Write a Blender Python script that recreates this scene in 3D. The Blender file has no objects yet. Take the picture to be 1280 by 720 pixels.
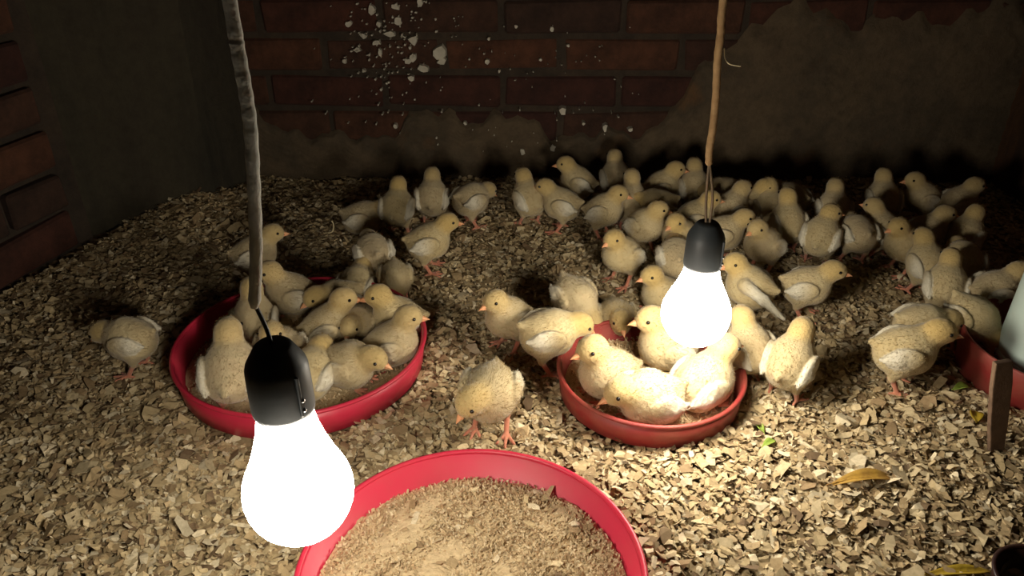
import bpy, bmesh, math, random
import numpy as np
from mathutils import Vector, Matrix

random.seed(7)
rng = np.random.default_rng(7)
scene = bpy.context.scene
COL = scene.collection

# ---------------------------------------------------------------- camera, world, exposure
F, PITCH, H = 1000.0, math.radians(30), 0.60        # focal length in pixels of a 1280x720 frame
cam_data = bpy.data.cameras.new('camera')
cam = bpy.data.objects.new('camera', cam_data)
COL.objects.link(cam)
cam_data.sensor_width = 36.0
cam_data.lens = F / 1280.0 * 36.0
cam_data.clip_start = 0.02
cam.location = (0, 0, H)
cam.rotation_euler = (math.radians(90) - PITCH, 0, 0)
scene.camera = cam

world = bpy.data.worlds.new('world')
scene.world = world
world.use_nodes = True
bg = world.node_tree.nodes['Background']
bg.inputs[0].default_value = (0.9, 0.85, 0.75, 1)
bg.inputs[1].default_value = 0.004

scene.view_settings.view_transform = 'Standard'
scene.view_settings.look = 'None'
scene.view_settings.exposure = 0.0
scene.view_settings.gamma = 1.0
scene.view_settings.use_curve_mapping = False

BULB_STRENGTH = 68.0
BULB_COLOR = (1.0, 0.91, 0.75)


# ---------------------------------------------------------------- helpers
def ray(px, py):
    a, b = (px - 640) / F, (360 - py) / F
    return Vector((a, math.cos(PITCH) + b * math.sin(PITCH), -math.sin(PITCH) + b * math.cos(PITCH)))


def gp(px, py, z=0.0):                               # pixel -> point on the level z
    d = ray(px, py)
    return Vector((0, 0, H)) + d * ((z - H) / d.z)


def vp(px, py, y):                                   # pixel -> point on the upright plane at y
    d = ray(px, py)
    return Vector((0, 0, H)) + d * (y / d.y)


def lin(c):
    return tuple(((v / 255) / 12.92 if v <= 10 else ((v / 255 + 0.055) / 1.055) ** 2.4) for v in c)


def tag(o, label=None, cat=None, group=None, kind=None):
    if label: o['label'] = label
    if cat: o['category'] = cat
    if group: o['group'] = group
    if kind: o['kind'] = kind
    return o


def empty(name, loc=(0, 0, 0), rz=0.0):
    o = bpy.data.objects.new(name, None)
    o.empty_display_size = 0.02
    COL.objects.link(o)
    o.location = loc
    o.rotation_euler = (0, 0, rz)
    return o


def link(name, me, parent=None):
    o = bpy.data.objects.new(name, me)
    COL.objects.link(o)
    if parent is not None:
        o.parent = parent
    return o


def mesh_from(name, V, Fc, mat=None, smooth=True):
    me = bpy.data.meshes.new(name)
    me.from_pydata([tuple(v) for v in V], [], [tuple(f) for f in Fc])
    me.update()
    if smooth:
        me.polygons.foreach_set('use_smooth', [True] * len(me.polygons))
    if mat: me.materials.append(mat)
    return me


def quads_mesh(name, V, Q, mat=None, smooth=False):   # fast path, numpy arrays (n,3) and (m,4) or (m,3)
    me = bpy.data.meshes.new(name)
    V = np.asarray(V, np.float32); Q = np.asarray(Q, np.int32)
    k = Q.shape[1]
    me.vertices.add(len(V)); me.vertices.foreach_set('co', V.ravel())
    me.loops.add(Q.size); me.loops.foreach_set('vertex_index', Q.ravel())
    me.polygons.add(len(Q))
    me.polygons.foreach_set('loop_start', np.arange(0, Q.size, k, dtype=np.int32))
    me.polygons.foreach_set('use_smooth', np.full(len(Q), smooth))
    me.update(calc_edges=True)
    me.validate()
    if mat: me.materials.append(mat)
    return me


def point_color(me, arr, name='Col'):
    at = me.attributes.new(name, 'FLOAT_COLOR', 'POINT')
    a = np.ones((len(arr), 4), np.float32)
    a[:, :arr.shape[1]] = arr
    at.data.foreach_set('color', a.ravel())


def lathe(profile, seg=48, closed=False):
    V, Fc = [], []
    n = len(profile)
    for i in range(seg):
        a = 2 * math.pi * i / seg
        for r, z in profile:
            V.append((r * math.cos(a), r * math.sin(a), z))
    for i in range(seg):
        j = (i + 1) % seg
        for k in range(n - 1 if not closed else n):
            l = (k + 1) % n
            Fc.append((i * n + k, j * n + k, j * n + l, i * n + l))
    return V, Fc


def lathe_mesh(name, profile, mat, seg=48):
    V, Fc = lathe(profile, seg)
    me = mesh_from(name, V, Fc, mat)
    bm = bmesh.new(); bm.from_mesh(me)
    bmesh.ops.remove_doubles(bm, verts=bm.verts, dist=1e-5)
    bmesh.ops.recalc_face_normals(bm, faces=bm.faces)
    bm.to_mesh(me); bm.free()
    return me


def tube_mesh(name, pts, radii, mat, seg=10):
    pts = [Vector(p) for p in pts]
    if not hasattr(radii, '__len__'): radii = [radii] * len(pts)
    V, Fc = [], []
    n = len(pts)
    up = Vector((0.3, 0.9, 0.1)).normalized()
    for i, p in enumerate(pts):
        t = (pts[min(i + 1, n - 1)] - pts[max(i - 1, 0)]).normalized()
        u = t.cross(up).normalized(); w = t.cross(u)
        for k in range(seg):
            a = 2 * math.pi * k / seg
            V.append(p + (u * math.cos(a) + w * math.sin(a)) * radii[i])
    for i in range(n - 1):
        for k in range(seg):
            l = (k + 1) % seg
            Fc.append((i * seg + k, i * seg + l, (i + 1) * seg + l, (i + 1) * seg + k))
    Fc.append(tuple(range(seg))[::-1]); Fc.append(tuple(range((n - 1) * seg, n * seg)))
    return mesh_from(name, V, Fc, mat)


def spline(pts, m=8):                                 # Catmull-Rom through points
    P = [Vector(p) for p in pts]
    P = [P[0] * 2 - P[1]] + P + [P[-1] * 2 - P[-2]]
    out = []
    for i in range(1, len(P) - 2):
        for k in range(m):
            t = k / m
            a, b, c, d = P[i - 1], P[i], P[i + 1], P[i + 2]
            out.append(0.5 * ((2 * b) + (c - a) * t + (2 * a - 5 * b + 4 * c - d) * t * t + (3 * b - a - 3 * c + d) * t ** 3))
    out.append(P[-2])
    return out


def hills(x, y):                                      # gentle unevenness of the litter bed
    x = np.asarray(x, float); y = np.asarray(y, float)
    h = 0.0030 * np.sin(9 * x + 2.1) * np.cos(8 * y + 0.4) + 0.0022 * np.sin(21 * x - 13 * y) + 0.0016 * np.cos(31 * y + 17 * x)
    h = h + 0.038 * np.exp(-(((x + 0.56) / 0.10) ** 2 + ((y - 1.30) / 0.09) ** 2))
    h = h + 0.010 * np.exp(-(((x + 0.78) / 0.10) ** 2 + ((y - 1.10) / 0.14) ** 2))
    h = h + 0.012 * np.exp(-(((x - 0.45) / 0.25) ** 2 + ((y - 0.62) / 0.10) ** 2))
    return h


# ---------------------------------------------------------------- materials
def new_mat(name):
    m = bpy.data.materials.new(name); m.use_nodes = True
    nt = m.node_tree
    return m, nt, nt.nodes['Principled BSDF']


def N(nt, kind, **kw):
    n = nt.nodes.new(kind)
    for k, v in kw.items():
        setattr(n, k, v)
    return n


def ramp(nt, fac, stops):
    r = N(nt, 'ShaderNodeValToRGB')
    els = r.color_ramp.elements
    while len(els) < len(stops): els.new(0.5)
    for e, (p, c) in zip(els, stops):
        e.position = p; e.color = (*c, 1)
    nt.links.new(fac, r.inputs[0])
    return r.outputs[0]


def noise(nt, scale, detail=4, rough=0.6, coord='Object'):
    tc = N(nt, 'ShaderNodeTexCoord'); n = N(nt, 'ShaderNodeTexNoise')
    n.inputs['Scale'].default_value = scale; n.inputs['Detail'].default_value = detail
    n.inputs['Roughness'].default_value = rough
    nt.links.new(tc.outputs[coord], n.inputs['Vector'])
    return n.outputs['Fac']


def mix(nt, fac, a, b, blend='MIX'):
    m = N(nt, 'ShaderNodeMix', data_type='RGBA', blend_type=blend)
    for sock, v in ((m.inputs['Factor'], fac), (m.inputs['A'], a), (m.inputs['B'], b)):
        if hasattr(v, 'is_output'): nt.links.new(v, sock)
        elif isinstance(v, (int, float)): sock.default_value = v
        else: sock.default_value = (*v, 1)
    return m.outputs['Result']


def bump(nt, bsdf, height, strength=0.4, dist=0.002):
    b = N(nt, 'ShaderNodeBump'); b.inputs['Strength'].default_value = strength; b.inputs['Distance'].default_value = dist
    nt.links.new(height, b.inputs['Height']); nt.links.new(b.outputs[0], bsdf.inputs['Normal'])


def simple_mat(name, c1, c2, scale=20, rough=0.8, bump_s=0.3, bump_d=0.002, bscale=None):
    m, nt, b = new_mat(name)
    nt.links.new(ramp(nt, noise(nt, scale), [(0.3, c1), (0.7, c2)]), b.inputs['Base Color'])
    b.inputs['Roughness'].default_value = rough
    if bump_s: bump(nt, b, noise(nt, bscale or scale * 4), bump_s, bump_d)
    return m


def brick_mat():
    m, nt, b = new_mat('fired_brick')
    oi = N(nt, 'ShaderNodeObjectInfo')
    base = ramp(nt, oi.outputs['Random'], [(0, lin((66, 36, 27))), (0.35, lin((80, 44, 30))), (0.6, lin((62, 42, 31))), (1, lin((90, 54, 34)))])
    dirt = ramp(nt, noise(nt, 28, 6, 0.7), [(0.35, (0.25, 0.23, 0.2)), (0.65, (1, 1, 1))])
    nt.links.new(mix(nt, 0.8, base, dirt, 'MULTIPLY'), b.inputs['Base Color'])
    b.inputs['Roughness'].default_value = 0.95
    bump(nt, b, noise(nt, 90, 6, 0.7), 0.7, 0.003)
    return m


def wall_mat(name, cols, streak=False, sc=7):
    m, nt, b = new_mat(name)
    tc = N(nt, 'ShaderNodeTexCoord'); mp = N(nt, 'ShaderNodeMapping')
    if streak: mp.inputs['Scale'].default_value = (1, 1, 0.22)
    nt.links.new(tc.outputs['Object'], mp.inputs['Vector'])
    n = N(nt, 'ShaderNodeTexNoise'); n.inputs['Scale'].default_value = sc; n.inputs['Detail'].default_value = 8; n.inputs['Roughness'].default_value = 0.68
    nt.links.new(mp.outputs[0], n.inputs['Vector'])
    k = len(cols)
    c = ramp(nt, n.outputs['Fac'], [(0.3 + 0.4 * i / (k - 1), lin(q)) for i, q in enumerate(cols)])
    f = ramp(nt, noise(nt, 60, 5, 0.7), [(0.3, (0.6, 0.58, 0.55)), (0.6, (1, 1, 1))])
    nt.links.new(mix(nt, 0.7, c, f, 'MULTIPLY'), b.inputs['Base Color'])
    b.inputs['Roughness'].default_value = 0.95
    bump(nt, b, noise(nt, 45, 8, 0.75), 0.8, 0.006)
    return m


def plastic(name, c, rough=0.38, dust=0.25):
    m, nt, b = new_mat(name)
    d = ramp(nt, noise(nt, 22, 6, 0.7), [(0.42, (0, 0, 0)), (0.75, (dust,) * 3)])
    nt.links.new(mix(nt, d, lin(c), lin((150, 120, 90))), b.inputs['Base Color'])
    b.inputs['Roughness'].default_value = rough
    bump(nt, b, noise(nt, 120, 3), 0.08, 0.001)
    return m


def attr_mat(name, rough=0.9, bscale=0, bs=0.3):      # colour straight from the mesh's point colours
    m, nt, b = new_mat(name)
    a = N(nt, 'ShaderNodeAttribute', attribute_name='Col')
    g = ramp(nt, noise(nt, 260, 3), [(0.3, (0.72, 0.7, 0.66)), (0.65, (1, 1, 1))])
    nt.links.new(mix(nt, 0.8, a.outputs['Color'], g, 'MULTIPLY'), b.inputs['Base Color'])
    b.inputs['Roughness'].default_value = rough
    if bscale: bump(nt, b, noise(nt, bscale, 4), bs, 0.002)
    return m


def chick_mat(name, thin=False):
    m, nt, b = new_mat(name)
    a = N(nt, 'ShaderNodeAttribute', attribute_name='Col')
    sep = N(nt, 'ShaderNodeSeparateColor'); nt.links.new(a.outputs['Color'], sep.inputs[0])
    oi = N(nt, 'ShaderNodeObjectInfo')
    body = mix(nt, oi.outputs['Random'], lin((186, 166, 122)), lin((178, 159, 126)))
    n = noise(nt, 55, 4, 0.6)
    body = mix(nt, ramp(nt, n, [(0.35, (0, 0, 0)), (0.7, (0.55,) * 3)]), body, lin((194, 180, 142)))
    head = mix(nt, oi.outputs['Random'], lin((188, 158, 92)), lin((182, 158, 106)))
    c = mix(nt, sep.outputs[0], body, head)
    c = mix(nt, sep.outputs[1], c, lin((216, 210, 192)))
    c = mix(nt, sep.outputs[2], c, lin((200, 130, 104)))
    nt.links.new(c, b.inputs['Base Color'])
    b.inputs['Roughness'].default_value = 0.95
    b.inputs['Specular IOR Level'].default_value = 0.15
    b.inputs['Sheen Weight'].default_value = 0.25
    b.inputs['Sheen Roughness'].default_value = 0.5
    bump(nt, b, noise(nt, 300, 3), 0.35, 0.002)
    if thin:                                          # fine barbs let light through
        t = N(nt, 'ShaderNodeBsdfTranslucent'); nt.links.new(c, t.inputs[0])
        ms = N(nt, 'ShaderNodeMixShader'); ms.inputs[0].default_value = 0.5
        nt.links.new(b.outputs[0], ms.inputs[1]); nt.links.new(t.outputs[0], ms.inputs[2])
        nt.links.new(ms.outputs[0], nt.nodes['Material Output'].inputs['Surface'])
    return m


def emit_mat():
    m, nt, b = new_mat('lit_bulb_glass')
    b.inputs['Base Color'].default_value = (0.9, 0.9, 0.88, 1)
    b.inputs['Emission Color'].default_value = (*BULB_COLOR, 1)
    b.inputs['Emission Strength'].default_value = BULB_STRENGTH
    return m


M = {}
M['brick'] = brick_mat()
M['mortar'] = wall_mat('mortar', [(48, 40, 32), (74, 60, 46)], sc=18)
M['plaster'] = wall_mat('dirty_plaster', [(66, 53, 39), (100, 84, 63), (80, 68, 52), (104, 76, 48)], sc=5)
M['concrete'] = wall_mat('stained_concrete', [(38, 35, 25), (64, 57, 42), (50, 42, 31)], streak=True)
M['brown_wall'] = wall_mat('brown_stained_plaster', [(70, 45, 24), (100, 66, 36), (56, 40, 25)], streak=True)
M['paint'] = simple_mat('white_lime_flake', lin((178, 170, 152)), lin((205, 198, 180)), 60, 0.9)
M['soil'] = simple_mat('packed_litter', lin((110, 88, 62)), lin((160, 130, 94)), 45, 1.0, 0.8, 0.006, 140)
M['shaving'] = attr_mat('wood_shaving', 0.85)
M['mash'] = attr_mat('feed_mash', 0.95, 420, 0.6)
M['red'] = plastic('red_plastic', (200, 44, 70), 0.42, 0.12)
M['dull_red'] = plastic('dull_red_plastic', (142, 44, 42), 0.55, 0.35)
M['maroon'] = plastic('dark_maroon_plastic', (40, 14, 16), 0.5, 0.1)
M['jar'] = plastic('milky_white_plastic', (196, 214, 206), 0.35, 0.12)
M['socket'] = plastic('black_bakelite', (58, 64, 68), 0.5, 0.05)
M['metal'] = simple_mat('dull_steel', (0.3, 0.3, 0.3), (0.45, 0.44, 0.42), 60, 0.35, 0)
M['metal'].node_tree.nodes['Principled BSDF'].inputs['Metallic'].default_value = 1.0
M['cord_grey'] = simple_mat('grey_cloth_cord', lin((206, 208, 200)), lin((228, 224, 214)), 60, 0.9, 0.6, 0.001, 400)
M['cord_brown'] = simple_mat('dusty_brown_cord', lin((140, 108, 70)), lin((186, 152, 108)), 60, 0.9, 0.6, 0.001, 400)
M['wire'] = simple_mat('bare_twin_wire', lin((92, 78, 60)), lin((132, 110, 84)), 80, 0.6, 0)
M['dark_wire'] = simple_mat('dark_wire', lin((36, 34, 32)), lin((60, 56, 50)), 80, 0.5, 0)
M['bulb'] = emit_mat()
M['chick'] = chick_mat('chick_skin_down')
M['down'] = chick_mat('chick_fine_down', True)
M['beak'] = simple_mat('horn_beak', lin((222, 150, 104)), lin((232, 176, 130)), 120, 0.5, 0)
M['eye'] = simple_mat('black_eye', (0.004, 0.003, 0.003), (0.01, 0.007, 0.005), 50, 0.12, 0)
M['old_wood'] = simple_mat('weathered_board', lin((96, 74, 58)), lin((134, 108, 86)), 40, 0.9, 0.5, 0.002, 160)
M['leaf_yellow'] = simple_mat('yellow_leaf', lin((186, 158, 40)), lin((150, 118, 30)), 60, 0.7)
M['leaf_brown'] = simple_mat('yellow_brown_leaf', lin((190, 150, 58)), lin((128, 92, 44)), 60, 0.7)
M['leaf_green'] = simple_mat('green_leaf', lin((120, 148, 48)), lin((160, 176, 80)), 60, 0.7)
M['straw'] = simple_mat('pale_straw', lin((214, 200, 160)), lin((190, 172, 130)), 60, 0.7)
M['ceiling'] = simple_mat('sooty_ceiling', lin((60, 52, 44)), lin((84, 72, 60)), 6, 1.0)

# ---------------------------------------------------------------- the setting
# floor: a gridded bed that follows hills(), and the wood shavings lying on it
gx = np.linspace(-1.35, 1.35, 136); gy = np.linspace(0.0, 1.62, 82)
X, Y = np.meshgrid(gx, gy, indexing='ij')
Z = hills(X, Y) - 0.004
V = np.stack([X, Y, Z], -1).reshape(-1, 3)
i, j = np.meshgrid(np.arange(135), np.arange(81), indexing='ij')
a = (i * 82 + j).ravel()
floor = link('floor', quads_mesh('floor', V, np.stack([a, a + 82, a + 83, a + 1], 1), M['soil'], True))
tag(floor, 'packed earth floor under wood shavings', 'floor', kind='structure')


def wall_frame(P, Q):                                  # a vertical wall's own axes: u along it, n towards the room
    P, Q = Vector((*P, 0)), Vector((*Q, 0))
    u = (Q - P).normalized()
    n = Vector((u.y, -u.x, 0))
    if n.dot(Vector((0, 0.7, 0)) - P) < 0: n = -n
    return P, u, n, (Q - P).length


def slab(name, P, Q, z0, z1, thick, mat, label):
    P, u, n, L = wall_frame(P, Q)
    V = []
    for d in (0, -thick):
        for s, z in ((0, z0), (L, z0), (L, z1), (0, z1)):
            V.append(P + u * s + n * d + Vector((0, 0, z)))
    Fc = [(0, 1, 2, 3), (7, 6, 5, 4), (0, 4, 5, 1), (1, 5, 6, 2), (2, 6, 7, 3), (3, 7, 4, 0)]
    o = link(name, mesh_from(name, V, Fc, mat, False))
    return tag(o, label, 'wall', kind='structure')


def brick_variant(k, L, Hh, D):
    r = random.Random(k)
    bm = bmesh.new(); bmesh.ops.create_cube(bm, size=1)
    for v in bm.verts:
        v.co = Vector((v.co.x * L, v.co.y * D, v.co.z * Hh)) + Vector([r.uniform(-1, 1) * 0.0025 for _ in range(3)])
    bmesh.ops.bevel(bm, geom=list(bm.edges), offset=0.004, segments=1, affect='EDGES')
    me = bpy.data.meshes.new('brick'); bm.to_mesh(me); bm.free()
    me.materials.append(M['brick'])
    return me


BR_L, BR_H, BR_D, JOINT = 0.205, 0.056, 0.03, 0.011
BRICKS = [brick_variant(k, BR_L, BR_H, BR_D) for k in range(5)]
HALF = [brick_variant(20 + k, BR_L / 2 - JOINT / 2, BR_H, BR_D) for k in range(3)]


def lay_bricks(wall, P, Q, z_top, z0=0.012, keep=None, phase=0.0, proud=0.0):
    P, u, n, L = wall_frame(P, Q)
    ang = math.atan2(u.y, u.x)
    c = 0
    z = z0
    while z < z_top:
        s = -((BR_L + JOINT) / 2 if c % 2 else 0) - phase
        while s < L:
            a, b = s, s + BR_L
            if a >= -0.02 and b <= L + 0.02:
                me, mid = random.choice(BRICKS), (a + b) / 2
            elif a < 0 < b - 0.05:
                me, mid = random.choice(HALF), (b - (BR_L - JOINT) / 4)
            elif b > L > a + 0.05:
                me, mid = random.choice(HALF), a + (BR_L - JOINT) / 4
            else:
                me = None
            if me and (keep is None or keep(mid, z + BR_H / 2)):
                o = link('brick', me, wall)
                o.location = P + u * mid + n * (random.uniform(0.001, 0.006) + proud) + Vector((0, 0, z + BR_H / 2))
                o.rotation_euler = (random.gauss(0, 0.01), random.gauss(0, 0.012), ang + random.gauss(0, 0.008))
            s += BR_L + JOINT
        z += BR_H + JOINT; c += 1


BKL, BKR = (-0.66, 1.475), (0.935, 1.462)
wall_back = slab('wall_back', BKL, BKR, -0.02, 1.9, 0.12, M['mortar'], 'dark brick back wall with crumbling dirty plaster and white flecks')
lay_bricks(wall_back, BKL, BKR, 0.72, proud=-0.0145)
LW0, LW1 = (-1.12, 0.02), (-0.70, 1.20)
wall_left = slab('wall_left', LW0, LW1, -0.02, 1.9, 0.12, M['mortar'], 'bare dark red brick wall on the side of the corner pillar')
lay_bricks(wall_left, LW0, LW1, 0.72, phase=0.07, proud=-0.004)
RW0, RW1 = (0.925, 1.475), (0.90, 0.02)
wall_right = slab('wall_right', RW0, RW1, -0.02, 1.9, 0.12, M['brown_wall'], 'brown stained plaster wall beside the white drinker')

# plaster skim over the lower back wall, its broken upper edge leaving bricks bare
def plaster_skim():
    P, u, n, L = wall_frame(BKL, BKR)
    nu, nz = 150, 44
    V, keep = [], []
    for a in range(nu + 1):
        s = L * a / nu
        f = a / nu
        top = 0.135 + 0.03 * math.sin(5.1 * s + 1) + 0.02 * math.sin(13 * s) + 0.012 * math.sin(37 * s + 2) + 0.008 * math.sin(83 * s) + 0.006 * math.sin(151 * s + 1)
        top += 0.16 * max(0, min(1, (f - 0.58) / 0.12)) - 0.05 * max(0, min(1, (0.30 - f) / 0.1))
        for b in range(nz + 1):
            z = -0.01 + (top + 0.01) * b / nz
            e = b / nz
            d = 0.012 + 0.0035 * math.sin(23 * s + 9 * z) * math.cos(31 * z - 7 * s) + 0.002 * random.uniform(-1, 1)
            if e > 0.93: d = 0.012 - (e - 0.93) / 0.07 * 0.010
            V.append(P + u * s + n * d + Vector((0, 0, z)))
    Fc = [(a * (nz + 1) + b, (a + 1) * (nz + 1) + b, (a + 1) * (nz + 1) + b + 1, a * (nz + 1) + b + 1) for a in range(nu) for b in range(nz)]
    o = link('plaster_skim', mesh_from('plaster_skim', V, Fc, M['plaster']), wall_back)
    o['label'] = 'grey brown broken plaster over the lower bricks'


plaster_skim()


def wall_flecks():                                     # white lime flakes clinging to the back wall
    P, u, n, L = wall_frame(BKL, BKR)
    V, Fc = [], []
    r = random.Random(3)

    def fleck(px, py, rad):
        p = vp(px, py, 1.466)
        s = (p - P).dot(u); z = p.z
        k = r.randint(6, 9); base = len(V)
        ph = r.uniform(0, 6.28)
        ax, az = r.uniform(0.7, 1.3), r.uniform(0.7, 1.3)
        rr = [rad * r.uniform(0.55, 1.15) for _ in range(k)]
        for d, q in ((0.0, 1.0), (0.0095 if py < 125 else 0.0165, 0.85)):
            for t in range(k):
                a = ph + 2 * math.pi * t / k
                V.append(P + u * (s + rr[t] * ax * q * math.cos(a)) + n * d + Vector((0, 0, z + rr[t] * az * q * math.sin(a))))
        for t in range(k):
            w = (t + 1) % k
            Fc.append((base + t, base + w, base + k + w, base + k + t))
        Fc.append(tuple(range(base + k, base + 2 * k)))
    big = [(464, 12, 7), (495, 8, 6), (525, 2, 6), (474, 30, 5), (498, 26, 5), (487, 42, 7), (516, 50, 7), (470, 53, 6), (549, 66, 9), (553, 76, 7),
           (529, 86, 8), (516, 72, 7), (510, 76, 6), (514, 98, 6), (447, 62, 5), (431, 76, 4), (436, 30, 4), (454, 44, 4), (475, 66, 5), (455, 88, 4),
           (645, 33, 4), (690, 36, 5), (703, 137, 8), (755, 157, 6), (787, 160, 5), (609, 76, 4), (611, 48, 3), (624, 88, 3), (676, 74, 2.5), (653, 187, 4),
           (691, 182, 5), (729, 152, 3), (710, 56, 3), (495, 156, 3), (582, 152, 2.5), (153, 211, 4), (172, 212, 4), (149, 196, 2)]
    for x, y, q in big: fleck(x, y, q / 720)
    for _ in range(170):
        fleck(r.gauss(490, 38), abs(r.gauss(70, 46)), r.uniform(0.8, 2.4) / 800)
    for _ in range(60):
        fleck(r.uniform(560, 800), r.uniform(20, 190), r.uniform(0.6, 1.6) / 800)
    o = link('lime_flakes', mesh_from('lime_flakes', V, Fc, M['paint'], False), wall_back)
    tag(o, 'white lime flakes scattered over the bricks', kind='stuff')


wall_flecks()

# corner pillar
pl = [(-0.735, 1.185), (-0.672, 1.237), (-0.528, 1.315), (-0.50, 1.50), (-0.80, 1.50)]
V = []
for z in np.linspace(-0.02, 1.9, 20):
    for q, (x, y) in enumerate(pl):
        V.append((x + random.uniform(-0.004, 0.004), y + random.uniform(-0.004, 0.004), z))
Fc = [(k * 5 + a, k * 5 + (a + 1) % 5, (k + 1) * 5 + (a + 1) % 5, (k + 1) * 5 + a) for k in range(19) for a in range(5)]
Fc.append(tuple(range(95, 100)))
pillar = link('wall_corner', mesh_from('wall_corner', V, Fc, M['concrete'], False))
tag(pillar, 'stained grey concrete pillar where the brick walls meet', 'pillar', kind='structure')

ceiling = link('ceiling', mesh_from('ceiling', [(-1.4, 0, 1.9), (1.2, 0, 1.9), (1.2, 1.65, 1.9), (-1.4, 1.65, 1.9),
                                                (-1.4, 0, 1.96), (1.2, 0, 1.96), (1.2, 1.65, 1.96), (-1.4, 1.65, 1.96)],
                                   [(3, 2, 1, 0), (4, 5, 6, 7), (0, 1, 5, 4), (1, 2, 6, 5), (2, 3, 7, 6), (3, 0, 4, 7)], M['ceiling'], False))
tag(ceiling, 'sooty ceiling', 'ceiling', kind='structure')

# ---------------------------------------------------------------- trays
TR = {'M': (0.166, 0.782, 0.112, 0.040), 'L': (-0.264, 0.838, 0.156, 0.045), 'F': (-0.035, 0.479, 0.152, 0.045),
      'D': (0.661, 0.808, 0.104, 0.060)}


def in_tray(x, y, grow=0.0):
    m = np.zeros(np.shape(x), bool)
    for cx, cy, r, _ in TR.values():
        m |= (x - cx) ** 2 + (y - cy) ** 2 < (r * 0.965 + grow) ** 2
    return m


def make_tray(key, mat, label, z0=0.006):
    cx, cy, R, zr = TR[key]
    root = empty('feed_tray', (cx, cy, z0))
    tag(root, label, 'tray')
    h = zr - z0
    rb = R * 0.955
    dish = lathe_mesh('dish', [(0.0001, 0.003), (rb - 0.004, 0.003), (R - 0.006, h - 0.003), (R - 0.002, h - 0.003), (rb + 0.001, 0.001), (rb - 0.002, 0.0), (0.0001, 0.0)], mat, 72)
    link('dish', dish, root)
    a = []
    for k in range(9):
        t = math.pi * 2 * k / 8
        a.append((R - 0.0022 + 0.0028 * math.cos(t), h - 0.002 + 0.0024 * math.sin(t)))
    link('rim', lathe_mesh('rim', a, mat, 72), root)
    return root


make_tray('M', M['dull_red'], 'small dull red round tray crowded with bright chicks under the farther bulb')
make_tray('L', M['red'], 'large red round tray packed with chicks behind the nearer bulb')
make_tray('F', M['red'], 'large red round tray holding only brown mash, no chicks')


def flakes(cx, cy, z, size, tilt, cols, elong=None):
    """Bent shavings, arrays in; returns vertices (n*6,3), quads and colours."""
    n = len(cx)
    yaw = rng.uniform(0, 2 * np.pi, n)
    tx = rng.normal(0, 1, n) * tilt; ty = rng.normal(0, 1, n) * tilt
    L = size * rng.uniform(0.7, 1.5, n) if elong is None else size * elong
    W = size * rng.uniform(0.35, 0.85, n)
    curl = rng.normal(0, 0.22, n) * W
    arc = rng.normal(0, 0.9, n)                       # how far the strip curls along its length
    pts = np.zeros((n, 8, 3))
    us = (-.5, -.17, .17, .5, .5, .17, -.17, -.5)
    for k, u in enumerate(us):
        v = -.5 if k < 4 else .5
        jit = rng.normal(0, 0.09, (n, 2))
        end = 0.72 if abs(u) == .5 else 1.0
        pts[:, k, 0] = (u + jit[:, 0]) * L
        pts[:, k, 1] = (v * end + jit[:, 1]) * W
        pts[:, k, 2] = arc * (0.14 - u * u) * L * 0.8 + curl * v
    x, y, zz = pts[..., 0], pts[..., 1], pts[..., 2]
    zz = zz + x * tx[:, None] + y * ty[:, None]
    c, s = np.cos(yaw)[:, None], np.sin(yaw)[:, None]
    P = np.stack([cx[:, None] + c * x - s * y, cy[:, None] + s * x + c * y, z[:, None] + zz], -1).reshape(-1, 3)
    b = (np.arange(n) * 8)[:, None]
    Q = np.concatenate([b + [[0, 1, 6, 7]], b + [[1, 2, 5, 6]], b + [[2, 3, 4, 5]]], 1).reshape(-1, 4)
    return P, Q, np.repeat(cols, 8, 0)


def wood_cols(n, dark=0.25):
    pal = np.array([lin(c) for c in ((214, 194, 154), (198, 176, 134), (226, 210, 176), (180, 156, 116), (152, 128, 94), (190, 166, 126), (120, 98, 72))])
    p = np.array([.2, .22, .14, .17, .1, .12, .05])
    c = pal[rng.choice(len(pal), n, p=p)] * rng.uniform(0.8, 1.12, (n, 1))
    return np.clip(c, 0, 0.85)


def make_litter():
    n = 150000
    x = rng.uniform(-1.1, 0.95, n * 2); y = rng.uniform(0.12, 1.47, n * 2)
    # finer coverage matters where the picture is large; keep what lies in front of the walls
    k = (x > -1.10 + 0.356 * y) & ~in_tray(x, y) & (np.abs(x) < 0.30 + 0.72 * y)
    x, y = x[k][:n], y[k][:n]
    size = np.clip(rng.lognormal(math.log(0.0075), 0.40, len(x)), 0.004, 0.024)
    z = hills(x, y) + np.abs(rng.normal(0, 0.0035, len(x)))
    return flakes(x, y, z, size, 0.21, wood_cols(len(x)))


P, Q, C = make_litter()
me = quads_mesh('wood_shavings', P, Q, M['shaving']); point_color(me, C)
tag(link('wood_shavings', me), 'pale wood shavings strewn thickly over the whole floor', 'wood shavings', kind='stuff')


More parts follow.
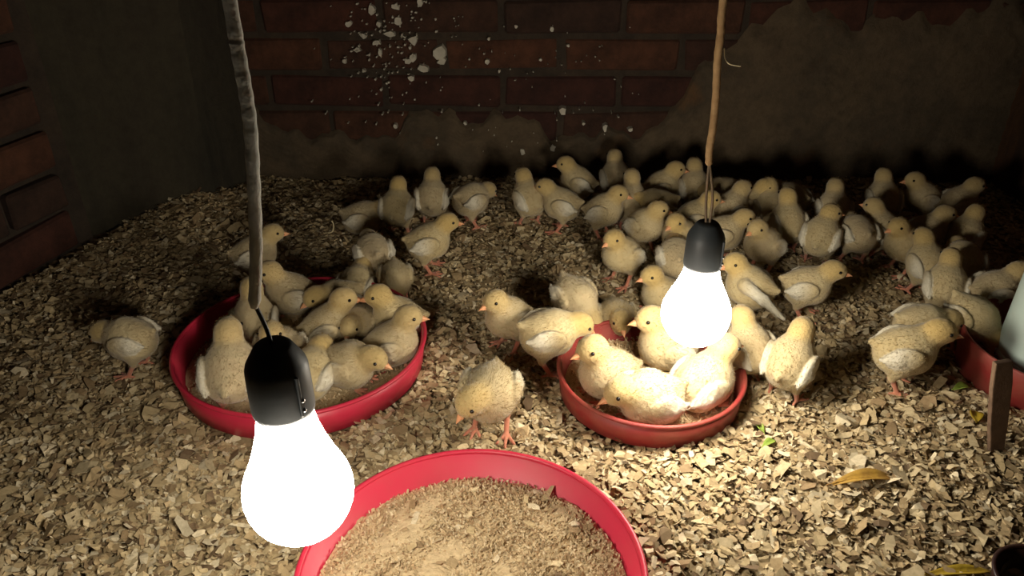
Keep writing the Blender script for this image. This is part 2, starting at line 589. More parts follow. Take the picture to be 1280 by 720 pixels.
def make_feed(key, level, label, n_crumb, n_flake, name):
    cx, cy, R, zr = TR[key]
    r0 = R * 0.955 - 0.005
    V, Fc = [], []
    nr, na = 26, 96
    for a in range(nr + 1):
        for b in range(na):
            rr = r0 * a / nr; t = 2 * math.pi * b / na
            x, y = rr * math.cos(t), rr * math.sin(t)
            z = level + 0.0022 * math.sin(38 * x + 1) * math.cos(33 * y) + 0.0016 * math.sin(90 * x - 70 * y) + 0.0008 * random.uniform(-1, 1) + 0.004 * math.exp(-((x + 0.05) ** 2 + (y - 0.02) ** 2) / 0.003)
            if a == nr: z -= 0.002
            V.append((cx + x, cy + y, z))
    Q = np.array([(a * na + b, a * na + (b + 1) % na, (a + 1) * na + (b + 1) % na, (a + 1) * na + b) for a in range(nr) for b in range(na)])
    V = np.array(V)
    Cc = np.tile(np.array(lin((208, 184, 144))), (len(V), 1)) * rng.uniform(0.85, 1.1, (len(V), 1))
    n = n_crumb
    t = rng.uniform(0, 2 * np.pi, n); rr = r0 * np.sqrt(rng.uniform(0, 0.97, n))
    fx, fy = cx + rr * np.cos(t), cy + rr * np.sin(t)
    cc = np.array([lin(c) for c in ((210, 186, 146), (196, 170, 130), (220, 200, 164), (174, 146, 108))])[rng.choice(4, n)]
    P1, Q1, C1 = flakes(fx, fy, np.full(n, level + 0.0022) + rng.uniform(-0.001, 0.0018, n), rng.uniform(0.0012, 0.0032, n), 0.7, cc)
    n = n_flake
    t = rng.uniform(0, 2 * np.pi, n); rr = r0 * np.sqrt(rng.uniform(0, 0.92, n))
    P2, Q2, C2 = flakes(cx + rr * np.cos(t), cy + rr * np.sin(t), np.full(n, level + 0.005), rng.uniform(0.006, 0.015, n), 0.3, wood_cols(n))
    Q = np.concatenate([Q, Q1 + len(V), Q2 + len(V) + len(P1)])
    me = quads_mesh(name, np.concatenate([V, P1, P2]), Q, M['mash'], False); point_color(me, np.concatenate([Cc, C1, C2]))
    tag(link(name, me), label, 'feed', kind='stuff')


make_feed('F', 0.015, 'crumbly brown mash feed filling the tray without chicks', 16000, 90, 'feed_mash')
make_feed('M', 0.013, 'pale mash feed under the chicks in the small tray', 5000, 30, 'feed_mash')
make_feed('L', 0.012, 'dark trampled mash under the chicks in the large tray', 5000, 60, 'feed_mash')


# ---------------------------------------------------------------- hanging bulbs
def hanging_bulb(center, cord_px, s, cord_mat, wire_mat, label, wire_mid, two):
    cx, cy, cz = center
    root = empty('hanging_bulb', (cx, cy, cz))
    tag(root, label, 'light bulb', 'bulbs hanging on cords')
    R = 0.035
    prof = [(0.0001, -R)]
    for k in range(1, 13):
        a = -math.pi / 2 + math.radians(115) * k / 12
        prof.append((R * math.cos(a), R * math.sin(a)))
    prof += [(0.0276, 0.024), (0.0230, 0.024 + (s - 0.024) * 0.30), (0.0193, 0.024 + (s - 0.024) * 0.60), (0.0170, s - 0.004), (0.0155, s + 0.006)]
    link('glass_globe', lathe_mesh('glass_globe', prof, M['bulb'], 40), root)
    sock = link('socket', lathe_mesh('socket', [(0.0150, s), (0.0183, s), (0.0188, s + 0.003), (0.0186, s + 0.020), (0.0182, s + 0.031), (0.0172, s + 0.0345), (0.0112, s + 0.045),
                                         (0.0098, s + 0.0463), (0.0060, s + 0.047), (0.0001, s + 0.047)], M['socket'], 36), root)
    # moulded seam on the socket and its two little screws
    seam = bmesh.new(); bmesh.ops.create_cube(seam, size=1)
    for v in seam.verts: v.co = Vector((v.co.x * 0.003 + 0.0186, v.co.y * 0.0022, v.co.z * 0.028 + s + 0.018))
    bmesh.ops.bevel(seam, geom=list(seam.edges), offset=0.0006, segments=1, affect='EDGES')
    sm = bpy.data.meshes.new('seam'); seam.to_mesh(sm); seam.free(); sm.materials.append(M['socket'])
    o = link('seam', sm, sock); o.rotation_euler = (0, 0, math.radians(-40))
    for zz in (0.008, 0.015):
        bm = bmesh.new(); bmesh.ops.create_uvsphere(bm, u_segments=10, v_segments=6, radius=0.0015)
        k = bpy.data.meshes.new('screw'); bm.to_mesh(k); bm.free(); k.materials.append(M['metal'])
        o = link('screw', k, sock); a = math.radians(-36); o.location = (0.0196 * math.cos(a), 0.0196 * math.sin(a), s + zz)
    top = Vector((0, 0, s + 0.046))
    pts = [vp(x, y, cy) - Vector(center) for x, y in cord_px]
    first = pts[0]
    pts = [Vector((first.x + 0.004, 0.0, 1.9 - cz)), Vector((first.x - 0.008, 0.0, 1.2 - cz)), Vector((first.x + 0.0, 0.0, first.z + 0.12))] + pts
    path = spline(pts, 8)
    rad = [0.0034 * (1 + 0.05 * math.sin(k * 1.7)) for k in range(len(path))]
    rad[-1] = 0.0022
    link('cord', tube_mesh('cord', path, rad, cord_mat, 10), root)
    end = pts[-1]
    for k in range(two):
        dx = (k - (two - 1) / 2) * 0.006
        mid = end * 0.45 + top * 0.55 + Vector((wire_mid + dx, 0, 0))
        link('wire', tube_mesh('wire', spline([end + Vector((0, 0, 0.004)), mid, top + Vector((dx * 0.5, 0, -0.004))], 8), 0.0013, wire_mat, 8), root)
    return root


hanging_bulb((-0.137, 0.380, 0.231), [(287, 0), (297, 60), (306, 110), (313, 160), (317, 230), (320, 310), (318, 384)], 0.066,
             M['cord_grey'], M['dark_wire'], 'lit bulb in black socket on a pale grey cord, above the mash tray', 0.001, 1)
rb = hanging_bulb((0.187, 0.692, 0.171), [(904, 0), (901, 40), (897, 75), (895, 120), (891, 160), (887, 185), (886, 206)], 0.055,
                  M['cord_brown'], M['wire'], 'lit bulb in black socket on a brown cord, just above the small crowded tray', 0.001, 2)
p0 = Vector((0.187, 0.692, 0.171))
th = spline([vp(899, 74, 0.692) - p0, vp(905, 60, 0.694) - p0, vp(906, 72, 0.696) - p0, vp(912, 80, 0.696) - p0, vp(926, 83, 0.694) - p0], 6)
link('loose_thread', tube_mesh('loose_thread', th, 0.0005, M['straw'], 6), rb)

# ---------------------------------------------------------------- drinker, stake, litter odds and ends
cx, cy, R, zr = TR['D']
dr = empty('poultry_drinker', (cx, cy, 0.006))
tag(dr, 'white plastic drinker jar standing in a dull red trough', 'drinker')
link('trough', lathe_mesh('trough', [(0.0001, 0.003), (R - 0.012, 0.003), (R - 0.004, 0.053), (R - 0.001, 0.054), (R, 0.052), (R - 0.005, 0.0), (0.0001, 0.0)], M['dull_red'], 64), dr)
jar = link('jar', lathe_mesh('jar', [(0.051, 0.004), (0.0585, 0.006), (0.0595, 0.03), (0.0565, 0.17), (0.053, 0.195), (0.045, 0.212), (0.02, 0.222), (0.0001, 0.223)], M['jar'], 56), dr)
link('jar_collar', lathe_mesh('jar_collar', [(0.057, 0.026), (0.0618, 0.027), (0.0622, 0.032), (0.057, 0.034)], M['jar'], 56), jar)
link('top_knob', lathe_mesh('top_knob', [(0.016, 0.221), (0.018, 0.228), (0.017, 0.240), (0.010, 0.246), (0.0001, 0.247)], M['dull_red'], 24), jar)

pb = gp(1243, 574)
st = empty('wooden_stake', (pb.x, pb.y, -0.01)); st.rotation_euler = (math.radians(2), math.radians(-16), math.radians(12))
tag(st, 'thin weathered wooden stake leaning before the red drinker trough', 'stake')
sec = [(-0.004, 0.010, 0.0), (-0.006, 0.011, 0.03), (-0.009, 0.012, 0.07), (-0.011, 0.0115, 0.125), (-0.010, 0.009, 0.155)]
V, Fc = [], []
for l, r_, z in sec:
    V += [(l, -0.003, z), (r_, -0.003, z), (r_, 0.003, z), (l, 0.003, z)]
V[-4] = (-0.010, -0.003, 0.160); V[-1] = (-0.010, 0.003, 0.160)
for k in range(4):
    for a in range(4):
        b = (a + 1) % 4
        Fc.append((k * 4 + a, k * 4 + b, k * 4 + 4 + b, k * 4 + 4 + a))
Fc += [(3, 2, 1, 0), (16, 17, 18, 19)]
o = link('board', mesh_from('board', V, Fc, M['old_wood'], False), st)
bv = o.modifiers.new('bevel', 'BEVEL'); bv.width = 0.0012; bv.segments = 2

pb = gp(1292, 752)
bowl = empty('dark_bowl', (pb.x, pb.y, 0.002))
tag(bowl, 'dark maroon plastic bowl on bare litter beside a yellow straw', 'bowl')
link('bowl_body', lathe_mesh('bowl_body', [(0.0001, 0.002), (0.026, 0.002), (0.034, 0.012), (0.037, 0.026), (0.039, 0.026), (0.0375, 0.010), (0.028, 0.0), (0.0001, 0.0)], M['maroon'], 40), bowl)
link('rim', lathe_mesh('rim', [(0.0365, 0.0245), (0.0405, 0.0245), (0.041, 0.0262), (0.0395, 0.0275), (0.0365, 0.027), (0.0365, 0.0245)], M['maroon'], 40), bowl)


def leaf(px, py, L, W, rz, mat, label, name='fallen_leaf', cat='leaf', arch=0.35, z=0.012):
    p = gp(px, py, z)
    nu, nv = 10, 4
    V, Fc = [], []
    for a in range(nu + 1):
        t = a / nu
        w = W * math.sin(math.pi * min(max(t, 0.03), 0.985)) ** 0.8
        for b in range(nv + 1):
            v = b / nv - 0.5
            V.append(((t - 0.5) * L, v * w, arch * 0.25 * L * (1 - (2 * t - 1) ** 2) + abs(v) * w * 0.6 + 0.05 * W * math.sin(9 * t + 5 * v)))
    for a in range(nu):
        for b in range(nv):
            Fc.append((a * (nv + 1) + b, (a + 1) * (nv + 1) + b, (a + 1) * (nv + 1) + b + 1, a * (nv + 1) + b + 1))
    me = mesh_from(name, V, Fc, mat)
    root = empty(name, (p.x, p.y, float(hills(p.x, p.y)) + 0.006), math.radians(rz))
    tag(root, label, cat)
    b = link('blade', me, root)
    sd = b.modifiers.new('thick', 'SOLIDIFY'); sd.thickness = 0.0006
    mid = [(((k / 8) - 0.56) * L * 1.05, 0, arch * 0.25 * L * (1 - (2 * max(k / 8, 0) - 1) ** 2) - 0.0003) for k in range(9)]
    link('midrib', tube_mesh('midrib', mid, 0.0006, mat, 6), root)
    return root


leaf(1080, 606, 0.070, 0.016, 6, M['leaf_brown'], 'curled yellow brown leaf lying alone on open shavings')
leaf(1218, 524, 0.022, 0.014, 70, M['leaf_yellow'], 'small bright yellow leaf at the foot of the wooden stake')
leaf(1203, 484, 0.024, 0.012, 10, M['leaf_green'], 'small yellow green leaf against the red drinker trough')
leaf(962, 552, 0.020, 0.009, 30, M['leaf_green'], 'tiny green leaf scrap on shavings just off the small tray')
leaf(950, 530, 0.018, 0.008, 110, M['leaf_green'], 'tiny green leaf scrap nearest the feet of the chick pair by the small tray')
leaf(1200, 714, 0.062, 0.011, 3, M['leaf_yellow'], 'long yellow straw blade beside the dark maroon bowl', 'fallen_straw', 'straw', 0.1)
p = gp(412, 298)
f0 = spline([Vector((-0.015, 0, 0.004)), Vector((-0.004, 0.002, 0.006)), Vector((0.006, 0, 0.010)), Vector((0.008, 0.006, 0.020)), Vector((0.005, 0.008, 0.026))], 6)
o = link('straw_bit', tube_mesh('straw_bit', f0, 0.0011, M['straw'], 8)); o.location = (p.x, p.y, float(hills(p.x, p.y)))
tag(o, 'small pale bent straw on dark litter behind the large crowded tray', 'straw')


# ---------------------------------------------------------------- chicks
def sd_ell(p, c, r, R=None):
    q = p - np.array(c)
    if R is not None: q = q @ R
    r = np.array(r)
    k0 = np.sqrt(((q / r) ** 2).sum(-1)); k1 = np.sqrt(((q / r ** 2) ** 2).sum(-1)) + 1e-9
    return k0 * (k0 - 1) / k1


def sd_cap(p, a, b, ra, rb):
    a, b = np.array(a, float), np.array(b, float)
    ab = b - a
    t = np.clip(((p - a) @ ab) / (ab @ ab), 0, 1)
    return np.sqrt(((p - a - t[..., None] * ab) ** 2).sum(-1)) - (ra + (rb - ra) * t)


def smin(a, b, k):
    h = np.clip(0.5 + 0.5 * (b - a) / k, 0, 1)
    return b + (a - b) * h - k * h * (1 - h)


def roty(t):
    c, s = math.cos(t), math.sin(t)
    return np.array([[c, 0, s], [0, 1, 0], [-s, 0, c]])


def rotz(t):
    c, s = math.cos(t), math.sin(t)
    return np.array([[c, -s, 0], [s, c, 0], [0, 0, 1]])


def surface_nets(f, org, h):
    s = f < 0
    nx, ny, nz = f.shape
    cells = np.zeros((nx - 1, ny - 1, nz - 1), np.int8)
    cor = [(i, j, k) for i in (0, 1) for j in (0, 1) for k in (0, 1)]
    sl = lambda A, i, j, k: A[i:nx - 1 + i, j:ny - 1 + j, k:nz - 1 + k]
    for c in cor: cells += sl(s, *c)
    act = (cells > 0) & (cells < 8)
    idx = np.full(act.shape, -1, np.int64)
    ii = np.argwhere(act)
    idx[act] = np.arange(len(ii))
    acc = np.zeros((len(ii), 3)); cnt = np.zeros(len(ii))
    val = {c: sl(f, *c)[act] for c in cor}
    for c in cor:
        for ax in range(3):
            if c[ax] == 0:
                d = list(c); d[ax] = 1; d = tuple(d)
                a, b = val[c], val[d]
                m = (a < 0) != (b < 0)
                t = np.where(m, a / np.where(m, a - b, 1), 0)
                pt = np.array(c, float)[None].repeat(len(ii), 0)
                pt[:, ax] += t
                acc[m] += pt[m]; cnt[m] += 1
    V = org + h * (ii + acc / cnt[:, None])
    Q = []
    for ax in range(3):
        b, c = (ax + 1) % 3, (ax + 2) % 3
        lo = [slice(None)] * 3; hi = [slice(None)] * 3
        lo[ax] = slice(0, -1); hi[ax] = slice(1, None)
        e = s[tuple(lo)] != s[tuple(hi)]
        p = np.argwhere(e)
        p = p[(p[:, b] > 0) & (p[:, c] > 0) & (p[:, b] < f.shape[b] - 1) & (p[:, c] < f.shape[c] - 1)]
        ins = s[p[:, 0], p[:, 1], p[:, 2]]
        def g(db, dc):
            q = p.copy(); q[:, b] -= db; q[:, c] -= dc
            return idx[q[:, 0], q[:, 1], q[:, 2]]
        q = np.stack([g(1, 1), g(0, 1), g(0, 0), g(1, 0)], 1)
        q[~ins] = q[~ins][:, ::-1]
        Q.append(q)
    return V, np.concatenate(Q)


POSES = {
    # name: (standing, head position, head yaw deg, head pitch deg, body pitch deg (nose down +), extras)
    'up':      (True, (0.030, 0, 0.113), 0, 6, -20),
    'up_l':    (True, (0.028, 0.006, 0.113), 55, 6, -20),
    'up_r':    (True, (0.028, -0.006, 0.113), -55, 6, -20),
    'low':     (True, (0.052, 0, 0.078), 0, 34, 8),
    'low_r':   (True, (0.044, -0.018, 0.084), -45, 40, 4),
    'peck':    (True, (0.056, 0, 0.038), 0, 66, 24),
    'wing':    (True, (0.032, 0.006, 0.110), 50, 6, -10),
    'sit':     (False, (0.030, 0, 0.086), 0, 6, -14),
    'sit_l':   (False, (0.030, 0.006, 0.082), 55, 6, -8),
    'sit_r':   (False, (0.030, -0.006, 0.082), -55, 6, -8),
    'sit_low': (False, (0.046, 0, 0.058), 0, 20, 4),
    'level':   (True, (0.041, 0, 0.107), 0, 6, -4),
    'tall':    (True, (0.026, 0, 0.120), 0, 0, -24),
}


def build_chick_meshes(pose):
    stand, hp, hy, hpit, bp = POSES[pose]
    zb = 0.067 if stand else 0.036
    h = 0.0021
    lo = np.array([-0.085, -0.075, -0.006]); hi = np.array([0.105, 0.075, 0.15])
    n = np.ceil((hi - lo) / h).astype(int)
    g = np.stack(np.meshgrid(*[lo[k] + h * np.arange(n[k]) for k in range(3)], indexing='ij'), -1)
    Rb = roty(math.radians(bp))                       # turns body offsets nose-down for positive angles
    bc = np.array([0.0, 0, zb])
    B = lambda v: bc + Rb @ np.array(v)
    head = np.array(hp)
    Rh = rotz(math.radians(hy)) @ roty(math.radians(hpit))
    d = sd_ell(g, B((-0.002, 0, 0)), (0.037, 0.035, 0.034), Rb)
    d = smin(d, sd_ell(g, B((0.014, 0, -0.002)), (0.028, 0.032, 0.031), Rb), 0.012)
    d = smin(d, sd_ell(g, B((-0.016, 0, -0.007)), (0.024, 0.031, 0.026), Rb), 0.012)
    d = smin(d, sd_cap(g, B((-0.022, 0, 0.008)), B((-0.046, 0, 0.014)), 0.018, 0.005), 0.012)
    neck0 = B((0.014, 0, 0.012))
    d = smin(d, sd_cap(g, neck0, neck0 * 0.35 + head * 0.65, 0.026, 0.0175), 0.015)
    dh = sd_ell(g, head, (0.0215, 0.0182, 0.0182), Rh)
    dh = smin(dh, sd_ell(g, head + Rh @ np.array((0.010, 0, -0.004)), (0.012, 0.012, 0.010), Rh), 0.006)
    d = smin(d, dh, 0.009)
    dw = np.full(d.shape, 1.0)
    for sgn in (-1, 1):
        if pose == 'wing' and sgn == 1:
            w = sd_cap(g, B((0.006, 0.030, 0.016)), B((-0.034, 0.044, 0.012)), 0.012, 0.009)
            w = smin(w, sd_cap(g, B((-0.034, 0.044, 0.012)), B((-0.076, 0.044, -0.006)), 0.009, 0.003), 0.006)
        else:
            Rw = Rb @ roty(math.radians(-10)) @ rotz(math.radians(6 * sgn))
            w = sd_ell(g, B((-0.006, sgn * 0.0330, 0.006)), (0.026, 0.0075, 0.018), Rw)
            w = smin(w, sd_cap(g, B((-0.015, sgn * 0.033, 0.003)), B((-0.038, sgn * 0.028, 0.001)), 0.0085, 0.003), 0.006)
        dw = np.minimum(dw, w)
    d = smin(d, dw, 0.0035)
    dl = np.full(d.shape, 1.0)
    if stand:
        for sgn in (-1, 1):
            hip = B((-0.006, sgn * 0.019, -0.014)); hock = np.array((-0.010 + 0.003 * sgn, sgn * 0.021, 0.030)); foot = np.array((0.004 + 0.004 * sgn, sgn * 0.022, 0.0055))
            d = smin(d, sd_cap(g, hip, hock, 0.0185, 0.0062), 0.008)
            dl = np.minimum(dl, sd_cap(g, hock, foot, 0.0042, 0.0036))
            for a, L in ((-32, 0.021), (0, 0.026), (34, 0.021), (180, 0.012)):
                t = math.radians(a + 4 * sgn)
                dl = np.minimum(dl, sd_cap(g, foot, foot + np.array((L * math.cos(t), L * math.sin(t), -0.0028)), 0.0032, 0.0021))
    else:
        for sgn in (-1, 1):
            foot = np.array((0.020, sgn * 0.018, 0.004))
            for a, L in ((-30, 0.017), (0, 0.021), (30, 0.017)):
                t = math.radians(a)
                dl = np.minimum(dl, sd_cap(g, foot, foot + np.array((L * math.cos(t), L * math.sin(t), -0.001)), 0.0032, 0.0021))
    full = smin(d, dl, 0.0025)
    if not stand:                                     # settled: flat underneath
        full = np.maximum(full, -(g[..., 2] - 0.0005))
    # soft tufts
    tuft = 0.0006 * (np.sin(g[..., 0] * 520 + 2 * np.sin(g[..., 1] * 300)) * np.sin(g[..., 1] * 470 + 1.3) * np.sin(g[..., 2] * 510 + 0.6))
    full = full + np.where(dl > 0.004, tuft, 0)
    V, Q = surface_nets(full, lo, h)
    # colour weights at the vertices
    gi = np.clip(((V - lo) / h).round().astype(int), 0, np.array(full.shape) - 1)
    at = lambda A: A[gi[:, 0], gi[:, 1], gi[:, 2]]
    sst = lambda x, a, b: np.clip((x - a) / (b - a), 0, 1)
    ch = 1 - sst(at(dh), 0.001, 0.014)
    wl = 1 - sst(at(dw), 0.0005, 0.003)
    wl = wl * sst(0.010 - V[:, 0], 0.0, 0.03) * 0.85
    leg = (1 - sst(at(dl), 0.0005, 0.0022)) * sst(0.002 - 0 + at(d), -0.0005, 0.0015)
    cols = np.stack([ch * 0.72, wl * (1 - ch), leg], 1)
    body = quads_mesh('chick_body', V, Q, M['chick'], True); point_color(body, cols)
    # a coat of short down standing off the skin
    body.calc_loop_triangles()
    nv = len(V); nr = np.zeros((nv, 3), np.float32); body.vertex_normals.foreach_get('vector', nr.ravel())
    nr = np.array([tuple(v.vector) for v in body.vertex_normals])
    ok = np.where(leg < 0.2)[0]
    m = 6000
    r2 = np.random.default_rng(5)
    pk = ok[r2.integers(0, len(ok), m)]
    base = V[pk] + r2.normal(0, 0.0008, (m, 3)); nn = nr[pk]
    back = np.array((-1.0, 0, -0.35)) - nn * (nn @ np.array((-1.0, 0, -0.35)))[:, None]
    L = r2.uniform(0.0022, 0.0046, m) * np.where(ch[pk] > 0.5, 0.6, 1.0)
    tip = base + (nn * 0.32 + back * 0.85 + r2.normal(0, 0.22, (m, 3))) * L[:, None]
    side = np.cross(nn, back + r2.normal(0, 0.25, (m, 3))); side /= np.linalg.norm(side, axis=1)[:, None] + 1e-9
    wd = r2.uniform(0.0003, 0.00065, m)[:, None]
    base = base - nn * 0.0006
    DV = np.stack([base - side * wd, base + side * wd, tip], 1).reshape(-1, 3)
    down = quads_mesh('down', DV, np.arange(m * 3).reshape(-1, 3), M['down'], False)
    point_color(down, np.repeat(cols[pk], 3, 0))
    # beak: two mandibles
    BV, BF = [], []
    for zc, rr, L, dz in ((0.0012, (0.0066, 0.0046), 0.0180, -0.0034), (-0.0038, (0.0054, 0.0025), 0.0138, 0.0008)):
        b0 = len(BV)
        for k, t in enumerate((0.0, 0.45, 0.8, 1.0)):
            s = (1 - t ** 1.5) * 0.97 + 0.03
            for q in range(8):
                a = 2 * math.pi * q / 8
                loc = np.array((0.0165 + L * t, rr[0] * s * math.cos(a), -0.004 + zc + rr[1] * s * math.sin(a) + dz * t * t))
                BV.append(head + Rh @ loc)
        for k in range(3):
            for q in range(8):
                w = (q + 1) % 8
                BF.append((b0 + k * 8 + q, b0 + k * 8 + w, b0 + k * 8 + 8 + w, b0 + k * 8 + 8 + q))
        BF.append(tuple(range(b0 + 24, b0 + 32)))
    beak = mesh_from('beak', BV, BF, M['beak'])
    bm = bmesh.new(); bmesh.ops.create_uvsphere(bm, u_segments=10, v_segments=7, radius=0.0028)
    eye = bpy.data.meshes.new('eye'); bm.to_mesh(eye); bm.free(); eye.materials.append(M['eye'])
    eye.polygons.foreach_set('use_smooth', [True] * len(eye.polygons))
    eyes = [tuple(head + Rh @ np.array((0.0085, s * 0.0163, 0.0038))) for s in (-1, 1)]
    return body, down, beak, eye, eyes


CACHE = {}
CHICK_SCALE = 0.74


def chick(px, py, heading, pose, label, group=None, on=None, sc=1.0):
    if pose not in CACHE: CACHE[pose] = build_chick_meshes(pose)
    body, down, beak, eye, eyes = CACHE[pose]
    stand = POSES[pose][0]
    sc = sc * CHICK_SCALE
    if on: base = {'M': 0.0125, 'L': 0.0125}[on]
    else: base = 0.004
    zc = base + (0.067 if stand else 0.036) * sc
    p = gp(px, py, zc)
    if not on: base = float(hills(p.x, p.y)) + 0.003
    root = empty('chick', (p.x, p.y, base), math.radians(heading))
    root.scale = (sc,) * 3
    tag(root, label, 'chick', group)
    link('body', body, root)
    link('down', down, root)['kind'] = 'stuff'
    link('beak', beak, root)
    for e in eyes:
        link('eye', eye, root).location = e
    return root


G1, G2, G3 = 'chicks in the small tray', 'chicks in the large tray', 'chicks standing about on the litter'
G4, G5 = 'crowd of chicks along the back wall', 'chicks behind the large tray'
# on the open litter
chick(613, 490, 262, 'low_r', 'pale chick standing alone just beyond the mash tray, head bowed', G3, sc=1.14)
chick(636, 398, 218, 'up', 'upright chick behind the head-bowed chick, beside one bending over the small tray', G3)
chick(684, 418, 12, 'low', 'plump chick leaning head over the left rim of the small tray'.replace('left ', 'outer '), G3, sc=1.10)
chick(718, 372, 305, 'peck', 'chick with head tucked down, behind the one leaning over the small tray', G3)
chick(770, 396, 275, 'sit_low', 'chick crouched low against the far outside of the small tray', G3, sc=0.95)
chick(938, 434, 115, 'up', 'chick seen from behind, paired with another beside the small tray', G3)
chick(988, 450, 52, 'up', 'chick turning its yellow head away, on pinkish legs beside the small tray', G3, sc=1.05)
chick(1130, 438, 350, 'level', 'large buff chick standing before the shadowed drinker, white wing patch', G3, sc=1.1)
chick(1150, 405, 0, 'low', 'chick half hidden behind the large buff chick', G3)
chick(1212, 398, 305, 'peck', 'chick dipping its yellow head towards the red drinker trough', G3)
chick(1240, 364, 8, 'level', 'dim chick in profile behind the white drinker jar', G3)
chick(1183, 356, 70, 'up', 'dim chick facing the wall next to one in profile by the drinker', G3)
chick(938, 358, 148, 'wing', 'chick stretching one wing backward, beyond the farther bulb', G3, sc=1.05)
chick(1008, 358, 345, 'level', 'chick in profile standing by the wing-stretching chick', G3)
chick(830, 366, 200, 'sit', 'bright chick resting beyond the small tray, partly behind the farther bulb', G3)
chick(778, 318, 222, 'up', 'upright chick in clear profile at the edge of the crowd, before a dark gap', G3)
chick(163, 420, 172, 'low', 'lone dim chick near the brick wall, away from the trays', G3)
# in the small tray
chick(762, 466, 205, 'sit', 'chick sitting upright in the small tray, beak over the rim', G1, 'M', 1.16)
chick(835, 432, 188, 'sit', 'brightest chick in the small tray, in profile under the bulb', G1, 'M', 1.16)
chick(815, 498, 195, 'sit_low', 'chick crouched head down at the near rim inside the small tray', G1, 'M', 1.16)
chick(878, 478, 25, 'sit', 'chick in the small tray turning its head outward over the rim', G1, 'M', 1.16)
# in the large tray
chick(410, 408, 15, 'sit', 'chick sitting mid tray facing two others beak to beak', G2, 'L', 1.06)
chick(448, 404, 262, 'sit_low', 'orange-beaked chick squeezed between two chicks beak to beak in the large tray', G2, 'L', 0.92)
chick(498, 398, 192, 'sit', 'chick in the large tray touching beaks with its neighbour', G2, 'L', 1.06)
chick(489, 430, 8, 'sit', 'chick at the rim of the large tray with its beak out over the edge', G2, 'L', 1.06)
chick(434, 456, 345, 'sit_low', 'drowsy chick with lowered head at the near rim of the large tray', G2, 'L', 1.05)
chick(350, 436, 272, 'sit', 'chick in the large tray looking straight out above the black socket', G2, 'L', 1.06)
chick(388, 468, 78, 'sit_low', 'chick seen from behind with white wing, beside the black socket', G2, 'L', 1.06)
chick(288, 464, 98, 'up', 'large chick seen from behind in the large tray, fluffy pale back', G2, 'L', 1.14)
chick(318, 402, 100, 'sit', 'dim chick sitting at the far rim inside the large tray', G2, 'L', 1.06)
# behind the large tray
chick(318, 318, 20, 'level', 'dim chick in profile standing behind the grey cord', G5)
chick(364, 367, 200, 'sit', 'orange-headed chick inside the far rim of the large tray, looking towards the grey cord', G2, 'L', 1.08)
chick(424, 374, 215, 'sit_low', 'chick bending down at the far rim behind the others in the large tray', G2, 'L', 1.0)
chick(446, 358, 80, 'sit_low', 'greyish chick back with spread wing feathers behind the large tray', G5)
chick(535, 302, 12, 'level', 'well lit chick standing in profile on open litter, pink legs showing', G5, sc=1.03)
chick(494, 346, 280, 'peck', 'small chick with its head to the litter behind the large tray', G5, sc=0.85)
chick(467, 316, 110, 'low', 'dim chick seen from behind with a pale wing, before a sitting chick', G5)
chick(453, 270, 5, 'sit_low', 'dim chick lying in profile in the shadow near the back wall', G5, sc=1.05)
chick(496, 256, 85, 'up', 'dim chick seen from behind next to the lying chick', G5)
chick(540, 246, 90, 'up', 'upright chick facing the back wall, beside a bending one', G5)
chick(588, 250, 40, 'low', 'chick bending low beside the upright chick facing the back wall', G5)
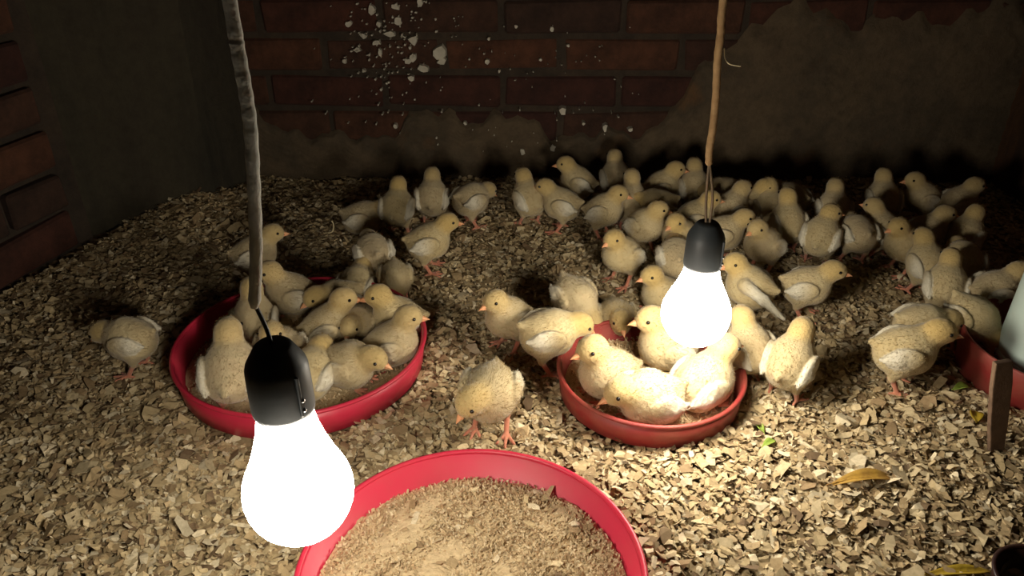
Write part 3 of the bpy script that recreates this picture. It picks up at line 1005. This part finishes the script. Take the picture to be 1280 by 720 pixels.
# the crowd along the back wall
chick(703, 252, 165, 'level', 'upright chick in profile on long legs at the edge of the crowd', G4)
chick(662, 246, 120, 'up', 'dim chick at the very end of the crowd along the back wall', G4)
chick(755, 262, 340, 'up', 'dim chick in the crowd in profile facing an orange head', G4)
chick(790, 254, 92, 'tall', 'chick with an orange head seen from behind in the crowd', G4)
chick(806, 284, 305, 'up_l', 'chick with one dark eye showing, between the clear-profile chick and the bulb cord', G4)
chick(845, 322, 85, 'low', 'rounded chick back just behind the chick resting by the bulb', G4)
chick(852, 298, 225, 'up', 'chick looking out from behind the black socket of the farther bulb', G4)
chick(868, 272, 0, 'up', 'orange-headed chick right behind the brown cord', G4)
chick(903, 290, 352, 'level', 'chick in profile with pointed beak beside the brown cord', G4)
chick(955, 306, 215, 'up', 'chick facing out of the crowd behind the wing-stretching chick', G4)
chick(1026, 296, 60, 'up_r', 'chick with head turned back over its shoulder in the crowd', G4)
chick(985, 280, 95, 'tall', 'tall chick seen from behind in the middle of the crowd', G4)
for x, y, hd, po, lb in (
        (722, 226, 175, 'up', 'back-row chick in profile behind the long-legged chick at the crowd edge'),
        (770, 222, 95, 'up', 'back-row chick facing the wall, behind the one with an orange head'),
        (826, 236, 2, 'up', 'back-row chick in profile, beak towards the brown cord'),
        (868, 236, 90, 'up', 'back-row chick facing the wall right behind the brown cord'),
        (905, 240, 200, 'low', 'back-row chick with lowered head just past the brown cord'),
        (936, 254, 345, 'up', 'dim chick looking sideways behind the chick with the pointed beak'),
        (990, 248, 120, 'low', 'bending chick against the wall behind the tall chick in mid crowd'),
        (1042, 262, 80, 'up', 'dim chick right behind the one looking back over its shoulder'),
        (1104, 248, 85, 'up', 'upright back-row chick facing the wall, alone against its shadow'),
        (1155, 246, 175, 'up', 'back-row chick in profile, turned away from the corner'),
        (1196, 254, 5, 'up', 'back-row chick in profile, beak towards the brown wall corner')):
    chick(x, y, hd, po, lb, 'back row of the crowd')
for x, y, hd, po, lb in (
        (1072, 292, 95, 'low', 'round-backed chick beside the one looking back over its shoulder'),
        (1104, 284, 130, 'up', 'dim chick beside the round-backed chick, in front of the upright back-row one'),
        (1132, 302, 200, 'up', 'dim chick facing outward in the darker crowd beyond the large buff chick'),
        (1158, 286, 0, 'up', 'dim chick in profile amid the darker crowd before the corner'),
        (1205, 292, 40, 'up', 'dim chick closest to the brown wall, below the corner'),
        (1160, 326, 100, 'up', 'chick seen from behind at the front of the darker crowd'),
        (1204, 326, 80, 'low', 'bending chick between the brown wall and the chick facing the wall')):
    chick(x, y, hd, po, lb, 'darker crowd before the corner')
for x, y, hd, po, lb in (
        (822, 258, 175, 'low', 'chick with lowered head in the thick of the crowd before the brown cord'),
        (962, 262, 90, 'up', 'dim chick seen from behind next to the tall chick in mid crowd'),
        (912, 262, 30, 'up', 'dim chick behind the pointed-beak chick, facing the wall')):
    chick(x, y, hd, po, lb, G4)
